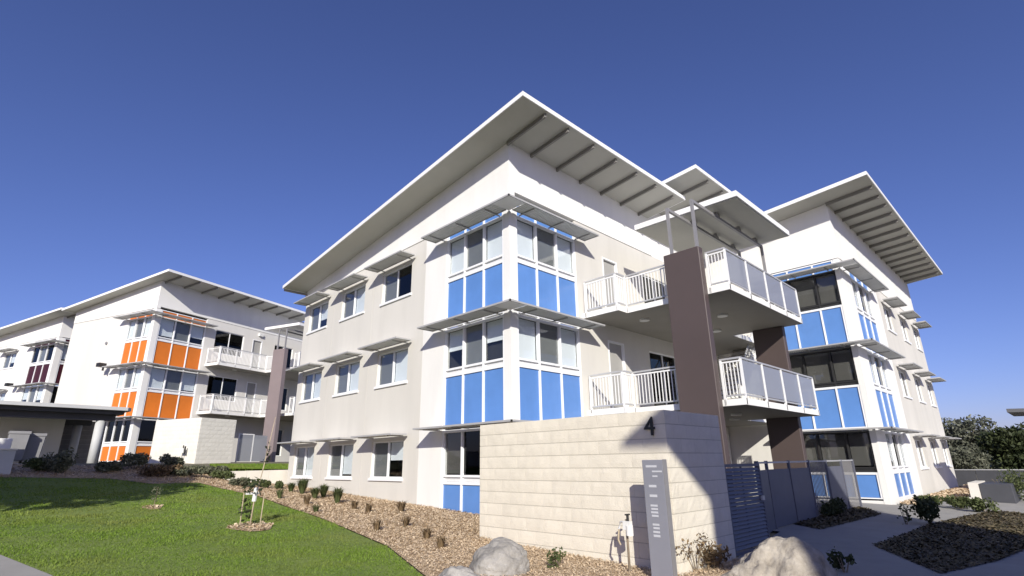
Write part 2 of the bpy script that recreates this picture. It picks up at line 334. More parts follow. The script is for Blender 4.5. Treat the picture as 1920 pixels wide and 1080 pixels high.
def awning(side, u0, u1, z, parent, proj=.70, gap=.10, frame=M_awnframe, corner=False, fine=True):
    """flat louvred sunshade on brackets; with corner it runs past the building corner"""
    uo = -proj if corner else u0
    fr = MB(); t = .035
    fb(fr, side, uo, u1, z - .02, z + .03, proj - t, proj); fb(fr, side, u0, u1, z - .02, z + .03, gap, gap + t)
    fb(fr, side, u1 - t, u1, z - .02, z + .03, gap + t, proj - t)
    if not corner: fb(fr, side, u0, u0 + t, z - .02, z + .03, gap + t, proj - t)
    a = mk('awning', fr, frame, parent); lo = MB()
    st = .085 if fine else .2
    fb(lo, side, u0 + .002, u1 - t, z + .004, z + .012, gap + t, proj - t)
    k = u0 + .04
    while k < u1 - t - .04: fb(lo, side, k, k + .03, z - .014, z + .002, gap + t + .002, proj - t - .002); k += st
    if corner:                               # the mitred corner square, built once from the left wing
        if side == 'L': lo.box(-proj + t, -.002, -proj + t, u0 - .002, z + .0045, z + .0125)
    tag(mk('louvre', lo, M_awning, a), kind='stuff')
    for c in ((u0 + .35, u1 - .35) if u1 - u0 < 3 else (u0 + .4, (u0 + u1) / 2, u1 - .4)):
        fbox('bracket', side, (c - .02, c + .02, z - .05, z - .021, 0, proj - .1), frame, a)
    return a
def bay(side, u0, u1, muls, P, panel, kinds, frame=M_frame, base=.21, floors=(0, 1, 2), darkglass=False):
    """full height glazed bay: coloured spandrel panels, vent strip, panes, per floor"""
    cuts = [u0, *muls, u1]; f = .06; nb = len(cuts) - 1
    FR = [MB() for _ in range(4)] if darkglass else [MB()] * 4; DK = [MB() for _ in range(3)]
    for k, c in enumerate(cuts):
        a = c if k == 0 else (c - f if k == nb else c - f / 2)
        if not darkglass: fb(FR[0], side, a, a + f, base, 9.16, -.12, -.015); continue
        for fl in floors:
            fb(FR[fl], side, a, a + f, max(base, 3.1 * fl - .46), 3.1 * fl + 1.10, -.12, -.015); fb(DK[fl], side, a, a + f, 3.1 * fl + 1.102, 3.1 * fl + 2.54, -.12, -.04)
        fb(FR[3], side, a, a + f, 8.742, 9.16, -.12, -.015)
    spans = [(cuts[k] + (f if k == 0 else f / 2), cuts[k + 1] - (f if k == nb - 1 else f / 2)) for k in range(nb)]
    for a, b in spans:
        for fl in floors:
            o = 3.1 * fl; zb = max(base, o - .46)
            fb(FR[fl], side, a, b, o + 1.02, o + 1.10, -.11, -.02)
            for (z0, z1) in ((o + 1.22, o + 1.28), (o + 2.46, o + 2.54)): fb(DK[fl] if darkglass else FR[fl], side, a, b, z0, z1, -.11, -.045 if darkglass else -.02)
            if darkglass: fb(FR[fl], side, a, b, zb, zb + .04, -.11, -.02)
            else: fb(FR[fl], side, a, b, zb - .05, zb, -.11, -.02)
        fb(FR[3], side, a, b, 9.12, 9.16, -.11, -.02)
    F_ = mk('bay_frame', FR[0], frame, P)
    if darkglass:
        for m_ in FR[1:]: mk('panel_frame', m_, frame, F_)
        for m_ in DK: mk('window_frame', m_, M_black, F_)
    for k, (a, b) in enumerate(spans):
        for fl in floors:
            o = 3.1 * fl; zb = max(base, o - .46) + (.04 if darkglass else 0)
            bevel(fbox('panel', side, (a + .004, b - .004, zb + .004, o + 1.016, -.10, -.055), panel, F_), .006)
            fbox('vent', side, (a, b, o + 1.104, o + 1.218, -.105, -.075), M_black if darkglass else M_awning, F_)
            pane(side, a, b, o + 1.28, o + 2.46, kinds[fl][k], F_)
        fbox('panel', side, (a + .004, b - .004, 8.744, 9.116, -.10, -.055), panel, F_)
    for fl in floors: room(side, u0, u1, 3.1 * fl + 1.10, 3.1 * fl + 2.5, F_, -.25, -1.6)
    return F_
def door(side, u0, u1, z0, z1, parent, m=M_door):
    mb = MB(); f = .06
    fb(mb, side, u0, u0 + f, z0, z1, -.16, .012); fb(mb, side, u1 - f, u1, z0, z1, -.16, .012); fb(mb, side, u0 + f, u1 - f, z1 - f, z1, -.16, .012)
    fr = mk('door_frame', mb, M_frame, parent); fbox('door', side, (u0 + f, u1 - f, z0 + .01, z1 - f - .003, -.12, -.075), m, fr)
    mb = MB(); fb(mb, side, u1 - f - .14, u1 - f - .03, z0 + 1.0, z0 + 1.03, -.074, -.03); mk('door_handle', mb, M_rail, fr); return fr
def roof(P, x0, x1, y0, y1, zc, slope, rafters, rend=0., th=.10, fasc=.13):
    """mono-pitch sheet falling towards +y; zc is the soffit height at y0"""
    Z = lambda y: zc - slope * (y - y0)
    def slab(ax, bx_, ay, by_, dz0, dz1):
        return MB().hexa([(ax, ay, Z(ay) + dz0), (bx_, ay, Z(ay) + dz0), (bx_, by_, Z(by_) + dz0), (ax, by_, Z(by_) + dz0), (ax, ay, Z(ay) + dz1), (bx_, ay, Z(ay) + dz1), (bx_, by_, Z(by_) + dz1), (ax, by_, Z(by_) + dz1)])
    R_ = mk('roof', slab(x0 + .03, x1 - .03, y0 + .03, y1 - .03, .05, .05 + th), M_roof, P)
    mk('soffit', slab(x0 + .03, x1 - .03, y0 + .03, y1 - .03, 0, .045), M_soffit, R_)
    for nm, r in (('fascia', (x0, x1, y0, y0 + .028)), ('fascia', (x0, x1, y1 - .028, y1)), ('fascia', (x0, x0 + .028, y0 + .03, y1 - .03)), ('fascia', (x1 - .028, x1, y0 + .03, y1 - .03))):
        mk(nm, slab(*r, -.012, fasc), M_trim, R_)
    for rx in rafters: mk('rafter', slab(rx - .035, rx + .035, y0 + .12, rend - .003, -.13, -.003), M_rafter, R_)
    return R_, Z
def band(P, side, u0, u1, z0, Zf, m=M_white, th=.22):
    """white upper wall running up to the sloping soffit; Zf gives the soffit height along u"""
    a, b = Zf(u0) - .004, Zf(u1) - .004; o = -.018; z0 += .02
    if side == 'L': u0 = o; p = [(o, u0, z0), (th, u0, z0), (th, u1, z0), (o, u1, z0), (o, u0, a), (th, u0, a), (th, u1, b), (o, u1, b)]
    else: p = [(u0, o, z0), (u1, o, z0), (u1, th, z0), (u0, th, z0), (u0, o, a), (u1, o, b), (u1, th, b), (u0, th, a)]
    return mk('wall_band', MB().hexa(p), m, P)
def rail_run(S, p0, p1, fl, mode, post_every=1.5, hgt=1.05, drop=.18, fine=True, ends=(True, True)):
    """balustrade from p0 to p1 on floor level fl, as parts of the balcony slab S"""
    p0 = Vector((*p0, 0)); p1 = Vector((*p1, 0)); L_ = (p1 - p0).length; d = (p1 - p0) / L_; n = max(1, round(L_ / post_every)); nrm = Vector((d.y, -d.x, 0))
    def bar(a, b, z0, z1, wid, off=0):
        A = p0 + d * a + nrm * off; B = p0 + d * b + nrm * off; s = nrm * wid / 2
        return MB().hexa([(*(A + s).xy, z0), (*(B + s).xy, z0), (*(B - s).xy, z0), (*(A - s).xy, z0), (*(A + s).xy, z1), (*(B + s).xy, z1), (*(B - s).xy, z1), (*(A - s).xy, z1)])
    mk('handrail', bar(0, L_, fl + hgt - .02, fl + hgt + .025, .05), M_rail, S)
    if mode == 'bars': mk('top_rail', bar(0, L_, fl + hgt - .10, fl + hgt - .06, .035), M_balu, S)
    mk('bottom_rail', bar(0, L_, fl + .07, fl + .11, .035), M_rail, S)
    for k in range(n + 1):
        if (k == 0 and not ends[0]) or (k == n and not ends[1]): continue
        c = min(max(L_ * k / n, .03), L_ - .03); mk('rail_post', bar(c - .028, c + .028, fl - drop + .02, fl + hgt - .022, .06, .0 if mode == 'bars' else .0), M_balu, S)
    for k in range(n):
        a, b = L_ * k / n + .04, L_ * (k + 1) / n - .04
        if mode == 'glass': mk('rail_panel', bar(a, b, fl + .13, fl + hgt - .05, .012), M_fence_glass, S)
        else:
            m = max(1, int((b - a) / .115)); me = None
            if fine:
                for j in range(m + 1):
                    c = a + (b - a) * (j + .5) / (m + 1)
                    if me is None:
                        s = .011; me = MB().box(-s, s, -s, s, fl + .112, fl + hgt - .101).mesh('baluster', M_balu)
                    o = link('baluster', me, S); q_ = p0 + d * c; o.location = (q_.x, q_.y, 0)
            else:
                mb = MB()
                for j in range(m + 1):
                    c = a + (b - a) * (j + .5) / (m + 1); q_ = p0 + d * c; mb.box(q_.x - .012, q_.x + .012, q_.y - .012, q_.y + .012, fl + .112, fl + hgt - .101)
                tag(mk('balusters', mb, M_balu, S), kind='stuff')
def slab(P, poly, z0, z1, lamps=()):
    S = mk('balcony', MB().prism(poly, z0 + .012, z1), M_slabedge, P); c = np.mean(poly, 0)
    inner = [tuple(np.array(p) + (c - np.array(p)) / np.linalg.norm(c - np.array(p)) * .03) for p in poly]
    mk('slab_soffit', MB().prism(inner, z0, z0 + .010), M_floorc, S)
    for lx, ly in lamps:
        mk('ceiling_lamp', MB().tube([(lx, ly, z0 - .055), (lx, ly, z0 - .001)], .16, 20), M_lamp, S)
    return S

FL = (0.0, 3.1, 6.2)
# ------------------------------------------------------------------ building A (the blue bay facing the camera)
A = thing('apartment_building', 'three storey white and beige block with blue corner bay behind the number 4 wall', 'building', (0, 0, 0))
RA, ZA = roof(A, -1.12, 8.05, -1.73, 13.95, 11.34, .121, [-.05, 1.0, 2.28, 3.53, 4.78, 6.05, 7.3])
mk('corner_post', MB().box(0, .27, 0, .27, -.3, 9.17), M_white, A)
band(A, 'L', 0, 13.75, 9.172, ZA); band(A, 'R', .222, 8.05, 9.45, lambda u: ZA(0))
bay('L', .275, 3.0, [1.18, 2.09], A, M_blue, [['dark', 'dark', 'dim'], ['half', 'screen', 'half'], ['blind', 'screen', 'blind']])
bay('R', .275, 3.1, [1.19, 2.15], A, M_blue, [['dark', 'dark', 'dark'], ['blind', 'screen', 'blind'], ['blind', 'screen', 'blind']])
for s, e in (('L', 3.0), ('R', 3.1)): fbox('plinth', s, (.275, e, -.4, .155, -.2, -.01), M_white, A)
fbox('pier', 'L', (3.003, 4.17, -.3, 9.168, -.22, 0), M_white, A)
wins = [(5.02, 6.97), (8.26, 10.15), (11.42, 13.25)]
pl = [4.173, 7.60, 10.80, 13.75]
for k in range(3):
    holes = [(*wins[k], 7.36 - 3.1 * j, 8.54 - 3.1 * j) for j in range(3)]
    mk('wall_panel', wall_with_holes(MB(), 'L', pl[k] + .007, pl[k + 1] - .007, -.3, 9.168, holes), M_beige, A)
    for j in range(3):
        o = 3.1 * (2 - j)
        kd = (['half', 'screen'] if (k, j) == (0, 2) else ['blind', 'screen']) if (k, j) != (0, 0) else ['dark', 'screen']
        window('L', wins[k][0], wins[k][1], o + 1.16, o + 2.34, kd, A)
        awning('L', wins[k][0] - .30, wins[k][1] + .27, o + 2.50, A, .70)
for j, z in enumerate((2.58, 5.68, 8.78)):
    awning('L', .02, 3.5, z, A, .72, corner=True); awning('R', .02, 3.5, z, A, .72, corner=True)
# right hand side: wall behind the balconies
holesR = [(4.6, 5.5, 6.2, 8.52), (7.2, 9.0, 6.35, 8.5), (4.6, 5.55, 3.1, 5.5), (7.2, 9.2, 3.25, 5.48), (4.6, 5.5, 0.05, 2.4), (7.2, 9.0, .15, 2.4), (10.6, 11.5, 3.1, 5.4), (10.6, 11.5, 6.2, 8.4), (10.6, 11.5, .05, 2.35)]
mk('wall', wall_with_holes(MB(), 'R', 3.103, 13.0, -.3, 9.447, holesR), M_beige, A)
for (a, b, c, d_) in holesR:
    if b - a < 1.2: door('R', a, b, c, d_, A); room('R', a, b, c, d_, A, -.22, -.4)
    else: window('R', a, b, c, d_, ['dark', 'dark'], A, False)
mk('end_wall', MB().box(.25, 13.0, 13.55, 13.75, -.3, 9.0), M_beige, A)
mk('ceiling', MB().box(.25, 13.0, .25, 13.5, 9.2, 9.3), M_dark, A)
mk('gutter', MB().box(-1.0, 8.0, 13.96, 14.08, 9.36, 9.50), M_steel, A)
mk('downpipe', MB().tube([(-.06, 13.70, 9.30), (-.06, 13.70, 8.9)], .05), M_steel, A)
# balconies
BP = [(3.35, -.004), (3.35, -1.35), (3.85, -1.35), (3.85, -4.65), (9.6, -4.65), (9.6, -2.2), (13.0, -2.2), (13.0, -.004)]
for fl, lamps in ((6.2, [(4.9, -1.3), (6.3, -3.3), (8.2, -2.2)]), (3.1, [(6.3, -3.3), (8.2, -2.4)])):
    S = slab(A, list(reversed(BP)), fl - .18, fl, lamps)
    rail_run(S, (3.38, -.06), (3.38, -1.32), fl, 'bars', 1.3); rail_run(S, (3.38, -1.32), (3.88, -1.32), fl, 'bars', .6, ends=(False, True))
    rail_run(S, (3.88, -1.32), (3.88, -2.93), fl, 'bars', 1.7, ends=(False, True)); rail_run(S, (3.88, -4.07), (3.88, -4.62), fl, 'bars', .6, ends=(True, False))
    rail_run(S, (3.88, -4.62), (9.57, -4.62), fl, 'glass', 1.42); rail_run(S, (9.57, -4.62), (9.57, -2.23), fl, 'bars', 1.3)
bevel(mk('blade_column', MB().box(3.52, 3.78, -4.06, -2.95, -.3, 7.40), M_purple, A), .015)
bevel(mk('blade_column', MB().box(9.30, 9.56, -4.05, -3.02, -.3, 6.01), M_purple, A), .015)
# canopy over the top balcony with its steel portal frames
CN = mk('canopy', MB().hexa([(4.72, -4.90, 9.10), (9.1, -4.90, 9.10), (9.1, -1.35, 9.14), (4.72, -1.35, 9.14), (4.72, -4.90, 9.28), (9.1, -4.90, 9.28), (9.1, -1.35, 9.32), (4.72, -1.35, 9.32)]), M_trim, A)
mk('canopy_soffit', MB().hexa([(4.77, -4.85, 9.075), (9.05, -4.85, 9.075), (9.05, -1.40, 9.115), (4.77, -1.40, 9.115), (4.77, -4.85, 9.096), (9.05, -4.85, 9.096), (9.05, -1.40, 9.136), (4.77, -1.40, 9.136)]), M_soffit, CN)
for y in (-3.98, -3.18):
    mk('portal_frame', MB().box(3.60, 3.68, y - .04, y + .04, 7.40, 8.84).box(3.60, 8.86, y - .04, y + .04, 8.842, 8.93).box(8.78, 8.86, y - .04, y + .04, 6.2, 8.84), M_steel, CN)
    for x in (5.3, 6.9, 8.3): mk('bracket', MB().box(x, x + .08, y - .03, y + .03, 8.935, 9.074).box(x, x + .35, y + .031, y + .08, 9.01, 9.074), M_steel, CN)
# raised roof over the stair between the two blocks
RA2, ZA2 = roof(A, 7.15, 11.3, -2.72, 6.0, 12.0, .10, [8.35, 9.6, 10.8], 0)
mk('stair_wall', MB().box(8.053, 11.0, .0, .22, 9.452, 11.70), M_white, A)
# stair flight in the gap
ST = mk('stair', MB().hexa([(9.9, -1.9, 3.1), (9.9, -.9, 3.1), (12.6, -.9, 5.9), (12.6, -1.9, 5.9), (9.9, -1.9, 3.35), (9.9, -.9, 3.35), (12.6, -.9, 6.15), (12.6, -1.9, 6.15)]), M_slabedge, A)
for k in range(14): mk('step', MB().box(9.92 + k * .19, 10.14 + k * .19, -1.88, -.92, 3.34 + k * .197, 3.42 + k * .197), M_floorc, ST)
mk('stair_rail', MB().tube([(9.9, -1.92, 4.25), (12.6, -1.92, 7.05)], .025).tube([(9.9, -1.92, 3.6), (12.6, -1.92, 6.4)], .02), M_rail, ST)
for k in range(18): mk('baluster', MB().box(9.95 + k * .15, 9.97 + k * .15, -1.93, -1.91, 3.4 + k * .1555, 4.25 + k * .1555), M_balu, ST)

# ------------------------------------------------------------------ building C (the blue bay at the right)
C = thing('apartment_building', 'right hand three storey block with dark windows over blue panels and slanted roof', 'building', (13.08, -5.36, 0))
RC, ZC = roof(C, -1.25, 15.4, -1.78, 9.0, 11.72, .085, [-.1 + 1.12 * k for k in range(14)])
mk('corner_post', MB().box(0, 1.38, 0, .20, -.3, 9.17), M_white, C)
band(C, 'L', 0, 8.0, 9.172, ZC); band(C, 'R', .222, 15.3, 9.20, lambda u: ZC(0))
bay('L', .205, 3.02, [.99, 1.97], C, M_blue, [['dim'] * 3] * 3, darkglass=True)
bay('R', 1.385, 4.5, [2.42, 3.46], C, M_blue, [['blind', 'dark', 'blind']] * 3)
fbox('plinth', 'L', (.205, 3.02, -.4, .155, -.2, -.01), M_white, C); fbox('plinth', 'R', (1.385, 4.5, -.4, .155, -.2, -.01), M_white, C)
fbox('pier', 'R', (4.503, 5.75, -.3, 9.197, -.22, 0), M_white, C)
mk('wall', MB().box(0, .22, 3.023, 8.0, -.3, 9.168), M_pale, C)
winC = [(6.55, 8.1), (10.05, 11.5), (13.3, 14.7)]; plc = [5.753, 9.0, 12.3, 15.3]
for k in range(3):
    holes = [(*winC[k], 7.36 - 3.1 * j, 8.54 - 3.1 * j) for j in range(3)]
    mk('wall_panel', wall_with_holes(MB(), 'R', plc[k] + .004, plc[k + 1] - .004, -.4, 9.197, holes), M_beige, C)
    for j in range(3):
        o = 3.1 * j; window('R', *winC[k], o + 1.16, o + 2.34, ['blind', 'dark'], C)
        awning('R', winC[k][0] - .3, winC[k][1] + .3, o + 2.5, C, .7)
for z in (2.58, 5.68, 8.78): awning('L', .02, 3.3, z, C, .66, corner=True); awning('R', .02, 4.9, z, C, .66, corner=True)
mk('end_wall', MB().box(15.1, 15.3, .25, 7.8, -.4, 9.2), M_beige, C)
mk('ceiling', MB().box(.25, 15.0, .25, 7.8, 9.21, 9.3), M_dark, C)

# ------------------------------------------------------------------ building B (orange) and its wing E (maroon), same kit turned by about 21 degrees
YB = 0.3635; B0 = np.array([-3.43, 27.58, 1.77]); BX = np.array([math.cos(YB), math.sin(YB)]); BY = np.array([-BX[1], BX[0]])
def bw(x, y): p = B0[:2] + BX * x + BY * y; return float(p[0]), float(p[1])
B = thing('apartment_building', 'distant white block with orange panels in its corner bay', 'building', tuple(B0), YB)
RB, ZB = roof(B, -.72, 11.5, -1.60, 9.1, 11.12, .105, [.2 + 1.25 * k for k in range(9)])
mk('corner_post', MB().box(0, .35, 0, .25, -.3, 9.17), M_white, B)
band(B, 'L', 0, 8.7, 9.172, ZB); band(B, 'R', .222, 13, 9.30, lambda u: ZB(0))
bay('L', .255, 2.62, [1.03, 1.82], B, M_orange, [['dark'] * 3, ['blind', 'screen', 'blind'], ['blind', 'screen', 'blind']])
bay('R', .355, 3.45, [1.38, 2.42], B, M_orange, [['dark'] * 3, ['blind', 'screen', 'blind'], ['blind', 'screen', 'blind']])
fbox('pier', 'L', (2.623, 3.5, -.3, 9.168, -.22, 0), M_white, B); fbox('wall', 'L', (3.503, 8.7, -.3, 9.168, -.22, 0), M_pale, B)
holesB = [(4.2, 6.45, 7.15, 8.72), (7.2, 8.05, 6.2, 8.65), (9.2, 11, 6.9, 8.6), (4.2, 6.45, 4.05, 5.62), (7.2, 8.05, 3.1, 5.55), (9.2, 11, 3.8, 5.5), (5.2, 6.3, .1, 2.4), (9.2, 11, .5, 2.4)]
mk('wall', wall_with_holes(MB(), 'R', 3.453, 13.0, -.3, 9.297, holesB), M_pale, B)
for (a, b, c, d_) in holesB:
    if b - a < 1.2: door('R', a, b, c, d_, B); room('R', a, b, c, d_, B, -.22, -.4)
    else: window('R', a, b, c, d_, ['dark', 'dark'], B, False)
for z in (2.58, 5.68, 8.78): awning('L', .02, 3.1, z, B, .68, corner=True, fine=False); awning('R', .02, 3.8, z, B, .68, corner=True, fine=False)
mk('ceiling', MB().box(.25, 13.0, .25, 8.6, 9.21, 9.3), M_dark, B); mk('end_wall', MB().box(.25, 13, 8.5, 8.7, -.3, 9.1), M_pale, B)
BPB = [(3.75, -.004), (3.75, -1.3), (7.5, -1.3), (7.5, -4.4), (12.8, -4.4), (12.8, -.004)]
for fl in (6.3, 3.2):
    S = slab(B, list(reversed(BPB)), fl - .18, fl, [(5.5, -.7)])
    for p0, p1, md in (((3.78, -.06), (3.78, -1.27), 'bars'), ((3.78, -1.27), (7.53, -1.27), 'bars'), ((7.53, -1.27), (7.53, -2.85), 'bars'), ((7.53, -3.95), (7.53, -4.37), 'bars'), ((7.53, -4.37), (12.77, -4.37), 'glass')): rail_run(S, p0, p1, fl, md, 1.4, fine=False)
mk('blade_column', MB().box(6.55, 6.85, -4.0, -2.95, -.4, 7.45), M_plum2, B)
CB = mk('canopy', MB().box(6.9, 12.5, -4.7, -1.4, 9.1, 9.28), M_trim, B)
for y in (-3.85, -3.15): mk('portal_frame', MB().box(6.65, 6.73, y - .04, y + .04, 7.45, 8.84).box(6.65, 12, y - .04, y + .04, 8.842, 8.93), M_steel, CB)
fbox('wall_lamp', 'R', (7.6, 7.95, 8.95, 9.15, 0, .15), M_plastic, B)
mk('floodlight', MB().box(-.75, -.35, 3.25, 3.6, 5.72, 5.95).box(-.5, -.42, 3.3, 3.38, 5.5, 5.72), M_black, B)
mk('wall_vent', MB().tube([(-.001, 4.4, 7.4), (-.06, 4.4, 7.4)], .1, 12), M_steel, B)

EX, EY = -6.75, 41.2
E_ = thing('apartment_building', 'far left block with dark maroon bay behind the blank white wall', 'building', (EX, EY, 1.77), YB)
RE, ZE = roof(E_, -1.0, 9.0, -1.5, 13.5, 10.9, .075, [.2 + 1.3 * k for k in range(6)])
mk('corner_post', MB().box(0, .4, 0, .3, -.3, 9.17), M_white, E_)
band(E_, 'L', 0, 13.0, 9.172, ZE); band(E_, 'R', .222, 8, 9.2, lambda u: ZE(0))
bay('L', .305, 3.2, [1.27, 2.23], E_, M_maroon, [['dark'] * 3, ['blind', 'screen', 'blind'], ['dark', 'screen', 'dark']])
bay('R', .405, 3.2, [1.8], E_, M_maroon, [['dark'] * 2, ['dark'] * 2, ['blind'] * 2])
fbox('pier', 'L', (3.203, 4.6, -.3, 9.168, -.22, 0), M_white, E_); fbox('wall', 'R', (3.203, 8, -.3, 9.197, -.22, 0), M_pale, E_)
winE = [(5.4, 7.2), (8.6, 10.4)]; mk('wall', wall_with_holes(MB(), 'L', 4.603, 13.0, -.3, 9.168, [(*k, 7.36 - 3.1 * j, 8.54 - 3.1 * j) for k in winE for j in range(3)]), M_white, E_)
for k in winE:
    for j in range(3): window('L', *k, 3.1 * j + 1.16, 3.1 * j + 2.34, ['blind', 'screen'], E_); awning('L', k[0] - .3, k[1] + .3, 3.1 * j + 2.5, E_, .7, fine=False)
for z in (2.58, 5.68, 8.78): awning('L', .02, 3.7, z, E_, .66, corner=True, fine=False); awning('R', .02, 3.3, z, E_, .66, corner=True, fine=False)
mk('floodlight', MB().box(-.75, -.35, 3.8, 4.15, 5.72, 5.95), M_black, E_)

# ------------------------------------------------------------------ buildings behind the camera that throw the shade in the photograph
D = thing('apartment_building', 'white block behind the viewpoint whose slanted roof shades the path', 'building', (-12.27, -17.98, -.3))  # unseen block, depth thinned to shape the shadow it casts
Dt = (-13.3 + 12.27, -16.95 + 17.98, 9.4 + .3)
RD = MB()
RD.box(Dt[0], Dt[0] + 10.2, Dt[1] - 3.4, Dt[1], Dt[2], Dt[2] + .12); mk('roof', RD, M_trim, D)
mk('wall', MB().box(0, 8.1, -1.6, 0, -.2, 9.69), M_white, D)
mk('awning', MB().box(-.55, -.002, -1.5, -.02, 8.12, 8.20), M_awnframe, D)
mk('awning', MB().box(-.55, -.002, -1.5, -.02, 5.02, 5.10), M_awnframe, D)
mk('side_wall', MB().box(8.102, 9.0, -2.2, -.4, -.2, 9.69), M_beige, D)

# ------------------------------------------------------------------ block walls
SPLIT = []
def split_block(L_, H_, seed, m, T=.19):
    r = np.random.default_rng(seed); nx_, nz_ = 5, 3; g = .0018; gh = .0065; v = []; f = []
    for j in range(nz_ + 1):
        for i in range(nx_ + 1):
            e = (i in (0, nx_)) or (j in (0, nz_)); v.append((g + (L_ - 2 * g) * i / nx_, -(0.0 if e else .001 + .005 * r.random()), gh + (H_ - 2 * gh) * j / nz_))
    for j in range(nz_):
        for i in range(nx_): a = j * (nx_ + 1) + i; f.append((a, a + 1, a + nx_ + 2, a + nx_ + 1))
    k = len(v); v += [(g, T, gh), (L_ - g, T, gh), (L_ - g, T, H_ - gh), (g, T, H_ - gh)]
    bl, br, tr, tl = 0, nx_, (nx_ + 1) * (nz_ + 1) - 1, (nx_ + 1) * nz_
    f += [(bl, k, k + 1, br), (br, k + 1, k + 2, tr), (tr, k + 2, k + 3, tl), (tl, k + 3, k, bl)]
    me = bpy.data.meshes.new('block'); me.from_pydata(v, [], f); me.update(); me.materials.append(m); return me
def block_face(W, o, rz, length, courses, zt, m, bl=.44, bh=.22, seed=0, skip_ends=False):
    full = [split_block(bl, bh, seed + k, m) for k in range(6)]; half = [split_block(bl / 2, bh, seed + 20 + k, m) for k in range(3)]
    r = random.Random(seed)
    for c in range(courses):
        z = zt - (c + 1) * bh; x = 0.; 
        if c % 2: 
            ob = link('block', r.choice(half), W); ob.location = (*o, z); ob.rotation_euler = (0, 0, rz); x = bl / 2
        while x < length - .01:
            w_ = bl if length - x >= bl - .01 else length - x
            me = r.choice(full) if abs(w_ - bl) < .01 else (r.choice(half) if abs(w_ - bl / 2) < .01 else split_block(w_, bh, seed + 50 + c, m))
            ob = link('block', me, W); ob.location = (o[0] + math.cos(rz) * x, o[1] + math.sin(rz) * x, z); ob.rotation_euler = (0, 0, rz); x += w_
W = thing('block_wall', 'cream split face block wall with the black number 4 in front of the building', 'wall', (-2.39, -5.85, 0))
# left face runs along y and looks to -x; right face runs along x and looks to -y
block_face(W, (.0, 4.4), -math.pi / 2, 4.4, 11, 2.37, M_block, seed=3)
block_face(W, (.0, 0), 0, 1.9, 11, 2.37, M_block, seed=90)
mk('mortar_core', MB().box(.004, .19, .004, 4.4, -.30, 2.364).box(.192, 1.9, .004, .19, -.30, 2.364), M_mortar, W)
mk('return_wall', MB().box(.192, 2.3, 4.21, 4.39, -.3, 2.364), M_block, W)
def text_part(txt, size, ext, m, parent, loc, rot, name='lettering'):
    cu = bpy.data.curves.new(name, 'FONT'); cu.body = txt; cu.size = size; cu.extrude = ext; cu.align_x = 'CENTER'
    t = bpy.data.objects.new('tmp', cu); COL.objects.link(t); bpy.context.view_layer.update()
    me = bpy.data.meshes.new_from_object(t.evaluated_get(bpy.context.evaluated_depsgraph_get())); bpy.data.objects.remove(t); me.materials.clear(); me.materials.append(m)
    o = link(name, me, parent); o.location = loc; o.rotation_euler = rot; return o
text_part('4', .42, .012, M_black, W, (-.038, .26, 1.98), (math.pi / 2, 0, -math.pi / 2), 'house_number')

WB = thing('block_wall', 'white block wall with two faces in front of the orange bay', 'wall', tuple(B0), YB)
block_face(WB, (.25, -1.6), -math.pi / 2, 3.8, 11, 2.37, M_blockB, seed=200)
block_face(WB, (.25, -5.4), 0, 2.2, 11, 2.37, M_blockB, seed=260)
mk('mortar_core', MB().box(.254, .44, -5.396, -1.6, -.3, 2.364).box(.442, 2.45, -5.396, -5.21, -.3, 2.364), M_blockB, WB)
# ------------------------------------------------------------------ gate and fence
G = thing('louvre_gate', 'slate blue louvred gate beside the block wall', 'gate', (-.44, -5.80, 0))
mk('gate_frame', MB().box(0, .05, -.02, .04, .03, 1.52).box(1.52, 1.57, -.02, .04, .03, 1.52).box(.05, 1.52, -.02, .04, 1.47, 1.52).box(.05, 1.52, -.02, .04, .03, .08).box(.77, .80, .012, .04, .08, 1.47), M_slate, G)
me = MB().hexa([(.055, -.018, -.03), (1.515, -.018, -.03), (1.515, .006, .02), (.055, .006, .02), (.055, -.022, -.024), (1.515, -.022, -.024), (1.515, .002, .026), (.055, .002, .026)]).mesh('slat', M_slate)
for k in range(21): o = link('slat', me, G); o.location = (0, 0, .13 + k * .0645)
mk('latch', MB().box(1.40, 1.50, -.06, -.022, .85, .93), M_rail, G)
FN = thing('metal_fence', 'slate blue fence of solid panels and posts under the balcony', 'fence', (0, 0, 0))
fx = [(1.22, -5.72), (2.3, -5.3), (3.6, -5.0), (5.2, -4.95), (6.8, -4.92), (8.4, -4.9), (10.0, -4.88), (11.4, -4.86)]
for k, (x, y) in enumerate(fx): mk('fence_post', MB().box(x - .03, x + .03, y - .03, y + .03, -.1, 1.56), M_slate, FN)
for k, ((a, b), (c, d_)) in enumerate(zip(fx, fx[1:])):
    dv = Vector((c - a, d_ - b, 0)); L_ = dv.length; dv /= L_; nr = Vector((dv.y, -dv.x, 0))
    def bar(s0, s1, z0, z1, t):
        p = [Vector((a, b, 0)) + dv * s + nr * q_ for s, q_ in ((s0, t), (s1, t), (s1, -t), (s0, -t))]; return MB().hexa([(*v.xy, z0) for v in p] + [(*v.xy, z1) for v in p])
    mk('fence_rail', bar(.031, L_ - .031, 1.50, 1.54, .018), M_rail if k > 0 else M_slate, FN)
    if k not in (4, 6): mk('fence_panel', bar(.06, L_ - .06, .08, 1.36, .012), M_slate, FN)
    else:
        for j in range(int((L_ - .12) / .12)): mk('fence_bar', bar(.08 + j * .12, .10 + j * .12, .08, 1.499, .01), M_steel, FN)

